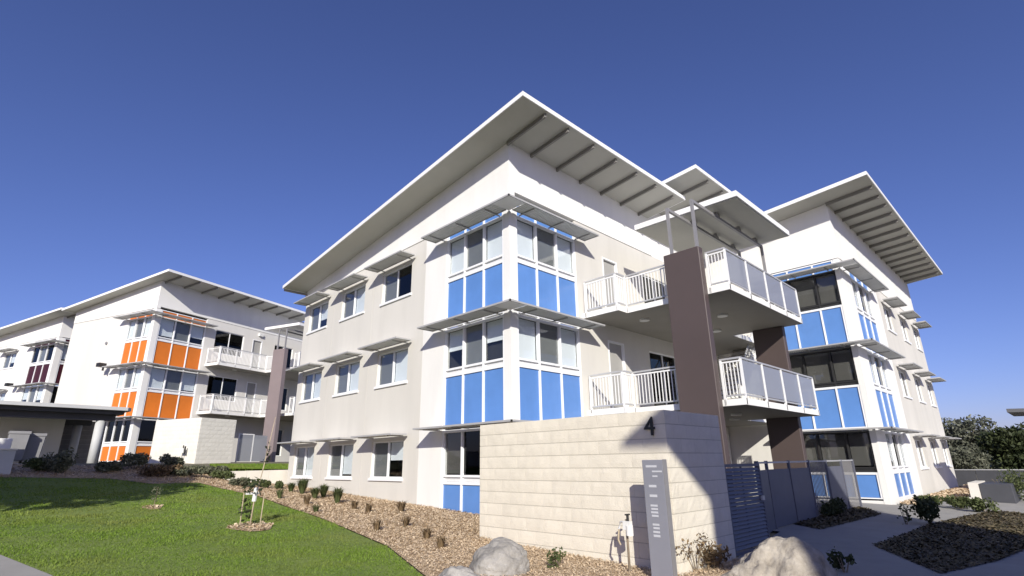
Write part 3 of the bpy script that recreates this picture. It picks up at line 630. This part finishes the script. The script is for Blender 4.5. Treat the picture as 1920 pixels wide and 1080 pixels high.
# ------------------------------------------------------------------ sign, tap, boulders
SG = thing('sign_pylon', 'grey pylon sign with vertical pale lettering standing at the block wall corner', 'sign', (-3.0, -5.755, 0))
bevel(mk('sign_body', MB().box(0, .085, -.345, 0, -.05, 1.61), M_sign, SG), .008)
mk('sign_edge', MB().box(-.004, .09, -.358, -.347, -.05, 1.615), M_steel, SG)
for (zc, y0, y1, h_) in [(1.52, -.30, -.08, .030), (1.45, -.40, -.20, .022), (1.385, -.30, -.20, .022), (1.25, -.26, -.11, .034), (1.12, -.26, -.11, .034), (.99, -.25, -.11, .026), (.945, -.25, -.12, .024), (.90, -.25, -.11, .026), (.855, -.25, -.12, .026), (.74, -.25, -.12, .026), (.695, -.25, -.13, .026), (.645, -.25, -.12, .026), (.595, -.25, -.12, .03)]:
    mk('letter', MB().box(-.004, 0, y0 * .8, y1 * .8, zc - h_ / 2, zc + h_ / 2), M_letter, SG)
TP = thing('garden_tap', 'white tap and meter on a thin brown standpipe beside the sign', 'tap', (-2.80, -5.27, 0.02))
mk('standpipe', MB().tube([(0, 0, -.1), (0, 0, .74)], .018), M_bark, TP)
mk('meter_body', MB().tube([(-.03, -.07, .52), (-.03, -.07, .66)], .055, 12).box(-.07, .01, -.10, .02, .60, .72), M_plastic, TP)
mk('tap_handle', MB().tube([(-.03, -.05, .72), (-.03, -.05, .80)], .02).box(-.08, .02, -.065, -.035, .80, .82), M_black, TP)
mk('spout', MB().tube([(0, 0, .70), (-.02, .09, .70), (-.03, .12, .60)], .018), M_rail, TP)
mk('hose', MB().tube([(-.03, .12, .6), (-.05, .13, .45), (-.04, .10, .38)], .014), M_timber, TP)
TB = thing('garden_tap', 'small white tap on the distant white block wall', 'tap', (*bw(.05, -4.6), 1.75), YB)
mk('standpipe', MB().tube([(0, 0, 0), (0, 0, .6)], .02), M_steel, TB); mk('meter_body', MB().box(-.06, .06, -.12, .12, .55, .8), M_plastic, TB); mk('tap_handle', MB().tube([(0, 0, .8), (0, 0, .95)], .03).box(-.03, .03, -.18, -.13, .5, .9), M_black, TB)
def boulder(px, py, rad, m, label, seed, zc=.0):
    import bmesh
    p = gpx(px, py); bm = bmesh.new(); bmesh.ops.create_icosphere(bm, subdivisions=6, radius=1)
    r = np.random.default_rng(seed); dirs = r.normal(size=(16, 3)); dirs /= np.linalg.norm(dirs, axis=1)[:, None]; off = .66 + .24 * r.random(16)
    K = r.normal(size=(26, 3)) * np.geomspace(1.6, 22, 26)[:, None]; ph = r.random(26) * 6.28; am = np.geomspace(.055, .0045, 26)
    for v in bm.verts:
        c = np.array(v.co); t = 1.
        for dd, of in zip(dirs, off):
            k = c @ dd
            if k * t > of: t = t * .15 + .85 * of / k
        t += float(((np.abs(np.sin(K @ c + ph)) - .6) * am).sum()); v.co = Vector(c * t)
    me = bpy.data.meshes.new('boulder'); bm.to_mesh(me); bm.free(); me.materials.append(m)
    o = link('boulder', me); o.scale = rad; o.location = (p[0], p[1], p[2] + zc); o.rotation_euler = (0, 0, r.random() * 6); smooth(o); return tag(o, label, 'boulder')
boulder(1466, 1135, (.70, .66, .74), M_rock, 'large cream sandstone boulder at the foot of the gate', 11, .02)
boulder(940, 1070, (.50, .46, .42), M_rockb, 'pale grey boulder on the mulch below the block wall', 5, .0)
boulder(866, 1108, (.54, .5, .38), M_rockb, 'low grey boulder in front of the pale one, at the picture edge', 8, -.10)

# ------------------------------------------------------------------ vegetation
def leaves(n, c, r, size, seed, shell=.0, flat=1.):
    g = np.random.default_rng(seed); v = g.normal(size=(n, 3)); v /= np.linalg.norm(v, axis=1)[:, None]; v *= (shell + (1 - shell) * g.random((n, 1))) ** (1 / 2.2)
    p = np.array(c) + v * np.array(r); return orient(p, size, g)
def orient(p, size, g, asp=.5):
    n = len(p); a = g.normal(size=(n, 3)); a /= np.linalg.norm(a, axis=1)[:, None]; b = g.normal(size=(n, 3)); b = np.cross(a, b); b /= np.linalg.norm(b, axis=1)[:, None]
    s = size * (.6 + .8 * g.random((n, 1))); return np.stack([p - a * s, p + b * s * asp, p + a * s, p - b * s * asp], 1)
def tussock(px, py, h_, label, seed, m=M_leaf1, n=260, wide=.8, cat='plant', name='tussock_grass'):
    p = gpx(px, py); g = np.random.default_rng(seed); a = g.random(n) * 6.283; l = h_ * (.6 + .5 * g.random(n)); t = wide * (.2 + g.random(n)); wv = .007 + .009 * g.random(n)
    b0 = np.c_[np.cos(a) * .05 * g.random(n), np.sin(a) * .05 * g.random(n), np.zeros(n)]; u = np.c_[-np.sin(a), np.cos(a), 0 * a] * wv[:, None]
    m1 = b0 + np.c_[np.cos(a) * t * l * .35, np.sin(a) * t * l * .35, l * .72]; e = b0 + np.c_[np.cos(a) * t * l * 1.05, np.sin(a) * t * l * 1.05, l * (.95 - .35 * t)]
    V = np.concatenate([np.stack([b0 - u, b0 + u, m1 + u * .8, m1 - u * .8], 1), np.stack([m1 - u * .8, m1 + u * .8, e + u * .1, e - u * .1], 1)])
    o = link(name, polymesh(name, V, m)); o.location = (p[0], p[1], p[2]); return tag(o, label, cat)
def shrub(px, py, r, label, seed, m=M_leaf2, n=700, leaf=.05, name='shrub'):
    p = gpx(px, py); t = thing(name, label, 'shrub', (p[0], p[1], p[2])); g = np.random.default_rng(seed); parts = []
    for k in range(6):
        a = g.random() * 6.28; c = (math.cos(a) * r[0] * .5, math.sin(a) * r[1] * .5, r[2] * (.45 + .5 * g.random())); parts.append(leaves(n // 6, c, np.array(r) * (.38 + .25 * g.random()), leaf, seed + k))
    link('foliage', polymesh('foliage', np.concatenate(parts), m), t)
    mb = MB()
    for k in range(5): a = g.random() * 6.28; mb.tube([(0, 0, -.05), (math.cos(a) * r[0] * .5, math.sin(a) * r[1] * .5, r[2] * .9)], .012, 5, .005)
    mk('stem', mb, M_bark, t); return t
order = ['first', 'second', 'third', 'fourth', 'fifth', 'sixth', 'seventh', 'eighth', 'ninth']
for k, (x, y, s) in enumerate([(632, 945, .55), (606, 934, .5), (590, 936, .42), (566, 927, .62), (545, 924, .4)]):
    tussock(x, y, s, order[k] + ' dark green tussock along the beige wall counting from the blue bay', 40 + k)
for k, (x, y, s) in enumerate([(752, 962, .38), (690, 962, .3), (664, 957, .3), (575, 947, .34)]):
    tussock(x, y, s, order[k] + ' small dry tussock at the foot of the beige wall from the blue bay', 60 + k, M_leaf4, 70)
for k, (x, y, s) in enumerate([(524, 936, .36), (592, 962, .25), (706, 997, .3), (760, 990, .3), (800, 1012, .28), (826, 1030, .26)]):
    tussock(x, y, s, order[k] + ' straggly mulch plant along the lawn edge counting from the young tree', 70 + k, M_leaf4 if k > 1 else M_leaf1, 60, .8)
shrub(1045, 1068, (.18, .16, .22), 'little green weed in the mulch below the block wall', 81, M_leaf1, 160, .03)
shrub(1305, 1072, (.55, .28, .40), 'dry brown twiggy shrub at the corner of the block wall', 82, M_leaf4, 420, .03)
shrub(1345, 1066, (.30, .22, .30), 'tan leafy clump between the block wall and the large boulder', 83, M_leaf4, 300, .035)
for k, (x, y, r, lab, m_) in enumerate([
    (250, 880, (.9, .8, .7), 'grey green shrub below the orange ground floor panels', M_leaf2), (318, 880, (.8, .7, .75), 'rounded shrub at the left end of the distant white block wall', M_leaf2),
    (300, 893, (1.3, .8, .55), 'low spreading shrub nearest the shaded lawn edge', M_leaf4), (352, 893, (1.1, .8, .5), 'pale grey spreading shrub in front of the distant block wall', M_leaf2),
    (395, 892, (1.2, .8, .5), 'bushy green shrub behind the lawn, left of the pale retaining wall', M_leaf2), (415, 900, (.8, .7, .45), 'dark green shrub at the left end of the pale retaining wall', M_leaf1),
    (448, 913, (.6, .5, .4), 'brownish shrub on the mulch left of the young tree', M_leaf2), (494, 916, (.5, .45, .4), 'green shrub on the mulch right of the young tree', M_leaf1), (518, 918, (.45, .4, .4), 'green clump beside the end of the beige wall', M_leaf1),
    (105, 886, (.9, .8, 1.0), 'grey leafy shrub before the shelter wall', M_leaf2), (62, 884, (.7, .6, .5), 'dark low shrub under the left end of the shelter', M_leaf1), (205, 885, (.8, .7, .5), 'low shrub at the foot of the grey column', M_leaf2)]):
    shrub(x, y, tuple(v * .55 for v in r), lab, 100 + k * 7, m_, 1500, .05)
for k, (x, y, r, lab) in enumerate([(1745, 985, (.38, .32, .5), 'dark bush at the path edge of the shaded bed'), (1700, 985, (.25, .2, .42), 'thin twiggy bush left of the dark bush on the path'), (1560, 968, (.9, .35, .35), 'low dark ground cover shrub below the fence'), (1895, 940, (.9, .8, .9), 'green bush beside the concrete seat wall'), (1800, 955, (.5, .4, .3), 'sunlit tuft in the bark bed'), (1850, 962, (.6, .4, .35), 'sunlit green clump near the concrete seat wall'), (1745, 948, (.5, .4, .25), 'small dry tuft at the corner of the right hand building')]):
    shrub(x, y, r, lab, 300 + k * 7, M_leaf5 if k < 3 else M_leaf1, 60 if k == 1 else 900, .05)
shrub(1585, 1076, (.20, .2, .26), 'small dark plant beside the large boulder', 377, M_leaf5, 160, .04)
# young staked trees
p = gpx(468, 988); T = thing('young_tree', 'thin staked young tree with white ties on the lawn', 'tree', tuple(p))
g = np.random.default_rng(5); tr = [(0, 0, -.1), (.02, -.01, .5), (.10, -.06, 1.1), (.16, -.10, 1.7), (.20, -.16, 2.25)]
smooth(mk('trunk', MB().tube(tr, .017, 8, .006), M_timber, T))
mk('stake', MB().tube([(-.16, .12, -.1), (-.16, .12, .68)], .011), M_timber, T); mk('stake', MB().tube([(.12, -.22, -.1), (.14, -.22, .68)], .011), M_timber, T)
mk('tie', MB().box(-.17, .10, -.02, .0, .64, .68), M_plastic, T)
mk('tree_guard', MB().tube([(.02, 0, .50), (.03, -.02, .78)], .045, 8), M_plastic, T)
link('crown', polymesh('crown', np.concatenate([leaves(70, (.0, .0, .78), (.26, .26, .22), .05, 9), leaves(30, (.16, -.1, 1.5), (.1, .1, .3), .035, 10), leaves(45, (-.1, .1, .35), (.15, .15, .3), .05, 11)]), M_leaf5), T)
def dirt(px, py, r, label):
    p = gpx(px, py); c = [(p[0] + math.cos(a) * r * (1 + .2 * math.sin(3 * a)), p[1] + math.sin(a) * r * 1.2) for a in np.linspace(0, 2 * math.pi, 20, endpoint=False)]
    sheet('bare_patch', c, M_mulch, .012, .3); chips(c, int(1500 * r * r), .03, 'bark_mulch', label, M_chip, .012)
dirt(472, 990, .42, 'ring of bark chips round the young staked tree'); dirt(287, 953, .20, 'ring of bark chips round the tiny sapling on the lawn')
p = gpx(287, 953); T2 = thing('sapling', 'tiny bare sapling in a bark ring on the lawn', 'tree', tuple(p)); mk('trunk', MB().tube([(0, 0, -.05), (.03, 0, .5)], .01, 6, .004), M_bark, T2)
link('crown', polymesh('crown', leaves(50, (.03, 0, .35), (.14, .14, .2), .03, 31), M_leaf2), T2)
def tree(x, y, z, H, R_, label, seed, m=M_leaf3, n=5000, leaf=.22, nblob=9, trunk=.35):
    t = thing('tree', label, 'tree', (x, y, z)); g = np.random.default_rng(seed); parts = []; mb = MB(); mb.tube([(0, 0, -.3), (.1, .05, H * trunk), (.15, 0, H * .7)], H * .028, 8, H * .010)
    for k in range(nblob):
        a = g.random() * 6.283; rr = R_ * (.15 + .6 * g.random()); c = np.array([math.cos(a) * rr, math.sin(a) * rr, H * (trunk + .1 + (.86 - trunk) * g.random())]); s = R_ * (.32 + .22 * g.random())
        parts.append(leaves(n // nblob, c, (s, s, s * .72), leaf, seed * 13 + k, .15)); mb.tube([(.05, 0, H * trunk * .9), tuple(c * .6 + np.array([0, 0, H * trunk * .4])), tuple(c)], H * .012, 6, H * .004)
    mk('trunk', mb, M_bark, t); link('crown', polymesh('crown', np.concatenate(parts), m), t); return t
def far_tree(px, dist, top_py, R_, label, seed, m=M_leaf3, n=11000, leaf=.13, nblob=14, trunk=.2):
    d = ray(px, 870); h_ = np.hypot(d[0], d[1]); x, y = CAM[0] + d[0] / h_ * dist, CAM[1] + d[1] / h_ * dist; dt = ray(px, top_py); zt = CAM[2] + dt[2] / np.hypot(dt[0], dt[1]) * dist
    z = float(gz(x, y)); return tree(x, y, z, (zt - z - .39 * R_) / .96, R_, label, seed, m, n, leaf, nblob, trunk)
far_tree(1792, 58, 772, 2.9, 'tall olive tree behind the end of the right hand building', 401)
far_tree(1822, 66, 820, 3.0, 'shorter rounded tree just right of the tall olive tree', 402)
far_tree(1858, 72, 815, 3.4, 'wide domed tree in the middle of the far tree line', 403)
far_tree(1893, 74, 813, 3.2, 'domed olive tree under the roof tip at the right', 404)
far_tree(1924, 44, 785, 2.3, 'dark tree cut by the right picture edge', 405, M_leaf5)
far_tree(1778, 74, 826, 3.0, 'low tree partly hidden by the right hand building', 406)
far_tree(1840, 88, 832, 3.6, 'pale grey tree behind the gap in the tree line', 407, M_leaf2)
# tree outside the frame at the left that shades the far lawn
tree(-16.2, 4.6, .3, 7.3, 4.4, 'big leafy tree left of the view that shades the lawn', 501, M_leaf5, 26000, .22, 22, .64)

# ------------------------------------------------------------------ left: shelter, retaining wall, bins
def Bl(x, y, z): a = bw(x, y); return (*a, z)
SH = thing('shelter', 'flat roofed grey shelter in front of the blank white wall', 'shelter', (-6.75, 19.0, 1.75), YB - .28)
mk('roof', MB().prism([(-6.5, -.6), (1.35, -.6), (1.55, -.3), (1.55, 4.4), (-6.5, 4.4)], 2.22, 2.36), M_column, SH)
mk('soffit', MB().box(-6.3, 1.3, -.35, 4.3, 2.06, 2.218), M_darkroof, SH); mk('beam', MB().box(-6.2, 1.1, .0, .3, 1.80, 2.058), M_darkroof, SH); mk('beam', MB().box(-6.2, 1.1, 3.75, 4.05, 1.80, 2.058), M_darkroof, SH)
for x in (.62, -3.0): 
    for y in (.15, 3.9): smooth(mk('column', MB().tube([(x, y, -.2), (x, y, 1.80)], .17, 20), M_column, SH))
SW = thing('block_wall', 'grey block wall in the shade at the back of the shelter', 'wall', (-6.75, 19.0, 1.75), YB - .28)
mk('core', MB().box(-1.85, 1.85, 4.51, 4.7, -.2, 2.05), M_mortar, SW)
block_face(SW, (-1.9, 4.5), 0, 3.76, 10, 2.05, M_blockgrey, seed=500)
mk('pilaster', MB().box(-.55, -.35, 4.36, 4.47, -.2, 2.05), M_blockgrey, SW)
RW = thing('retaining_wall', 'pale concrete retaining wall between the beige block and the lawn', 'wall', (0, 0, 0))
for k, (x0, x1, z1) in enumerate([(-2.5, -1.6, 1.41), (-1.595, -.7, 1.415), (-.695, .6, 1.42)]):
    mk('concrete_panel', MB().box(x0, x1, 13.98, 14.2, .4, z1), M_concl, RW)
sheet('lawn', [(-2.8, 14.3), (3, 14.3), (4, 20), (-1, 21)], M_lawn, .02)
q = sample([(-2.8, 14.3), (3, 14.3), (4, 20), (-1, 21)], 12000, .5); n = len(q); a = rng.random(n) * 6.283; u = np.c_[np.cos(a), np.sin(a), 0 * a] * .02; b0 = np.c_[q, gz(q[:, 0], q[:, 1]) + .01]
tag(link('grass', polymesh('grass', np.stack([b0 - u, b0 + u, b0 + np.c_[(rng.random((n, 2)) - .5) * .06, .05 + .06 * rng.random(n)]], 1), M_grassblade, 3)), 'grass strip behind the pale retaining wall', 'grass', kind='stuff')
GB = thing('gate', 'white screened gate beside the distant plum column', 'gate', (*bw(3.2, -4.9), 1.77), YB)
mk('gate_panel', MB().box(.0, .95, -.02, .02, .1, 1.6), M_fence_glass, GB); mk('gate_frame', MB().box(-.05, 0, -.03, .03, 0, 1.66).box(.95, 1.02, -.03, .03, 0, 1.66).box(0, .95, -.03, .03, 1.6, 1.66), M_balu, GB); mk('gate_panel', MB().box(1.03, 2.0, -.02, .02, .1, 1.6), M_fence_glass, GB)
LW = thing('low_wall', 'grey lilac low wall at the left picture edge', 'wall', (-9.6, 12.6, 1.2), .08)
mk('wall', MB().box(-1.6, .62, 0, .25, -.4, .95), M_column, LW); mk('coping', MB().box(-1.62, .65, -.02, .27, .952, 1.0), M_concl, LW)
for k, (x, y, hh, m_, lab) in enumerate([(-8.75, 17.6, 1.15, M_bin, 'dark grey wheeled bin standing left under the shelter'), (-8.25, 18.0, 1.1, M_bin, 'wheeled bin standing right of another under the shelter')]):
    b_ = thing('wheeled_bin', lab, 'bin', (x, y, 1.8)); bevel(mk('body', MB().hexa([(-.24, -.26, .1), (.24, -.26, .1), (.24, .26, .1), (-.24, .26, .1), (-.3, -.34, hh - .1), (.3, -.34, hh - .1), (.3, .34, hh - .1), (-.3, .34, hh - .1)]), m_, b_), .02); mk('lid', MB().box(-.31, .31, -.36, .36, hh - .097, hh), m_, b_)
    for s in (-1, 1): mk('wheel', MB().tube([(s * .22, .24, .1), (s * .28, .24, .1)], .1, 12), M_black, b_)
AC = thing('air_conditioner', 'white condenser unit beside the low wall at the left', 'air conditioner', (-9.45, 16.6, 1.8)); bevel(mk('casing', MB().box(-.5, .5, -.18, .18, .05, .85), M_plastic, AC), .02); mk('fan_grille', MB().tube([(-.12, -.181, .45), (-.12, -.20, .45)], .3, 20), M_steel, AC)
XW = thing('white_wall', 'white rendered garden wall seen under the shelter roof', 'wall', (-8.6, 22.0, 1.7), .2); mk('wall', MB().box(-3.2, 1.6, 0, .2, -.2, 2.5), M_white, XW); mk('meter_cupboard', MB().box(-.2, .5, -.12, -.002, .2, 1.5), M_column, XW)

# ------------------------------------------------------------------ right: seat wall, far fence, roof tip
BN = thing('seat_wall', 'pale concrete seat block at the far right beyond the path', 'bench', (17.6, -7.05, 0)); bevel(mk('seat_shaded_part', MB().box(.05, 2.6, -1.25, -.302, -.1, .60), M_darkroof, BN), .02); mk('seat_lit_part', MB().box(0, 2.4, -.30, .0, -.1, .64), M_concl, BN); mk('footing', MB().box(-.5, -.002, -.25, .1, -.1, .12), M_concl, BN)  # one concrete block; its shaded side is put in as a dark colour
FF = thing('dark_fence', 'dark slatted fence running below the far trees', 'fence', (30.5, -9, 0))
for k in range(12): mk('fence_board', MB().box(0, .04, -6 + k * 1.0, -5.02 + k * 1.0, -.1, .85), M_darkroof, FF)
mk('fence_rail', MB().box(-.04, .08, -6, 6, .852, .90), M_rail, FF)
RT_ = thing('walkway_roof', 'dark overhanging roof tip cut by the right picture edge', 'roof', (19.75, -8.65, 0)); mk('roof_sheet', MB().hexa([(0, 0, 3.28), (5, -7, 3.28), (8, -7, 3.28), (3.5, 0, 3.28), (0, 0, 3.42), (5, -7, 3.42), (8, -7, 3.42), (3.5, 0, 3.42)]), M_darkroof, RT_)
mk('post', MB().tube([(5.5, -6, -.1), (5.5, -6, 3.28)], .08), M_steel, RT_); mk('post', MB().tube([(3.4, -2.6, -.1), (3.4, -2.6, 3.28)], .08), M_steel, RT_)

# ------------------------------------------------------------------ render settings
scene.render.engine = 'CYCLES'
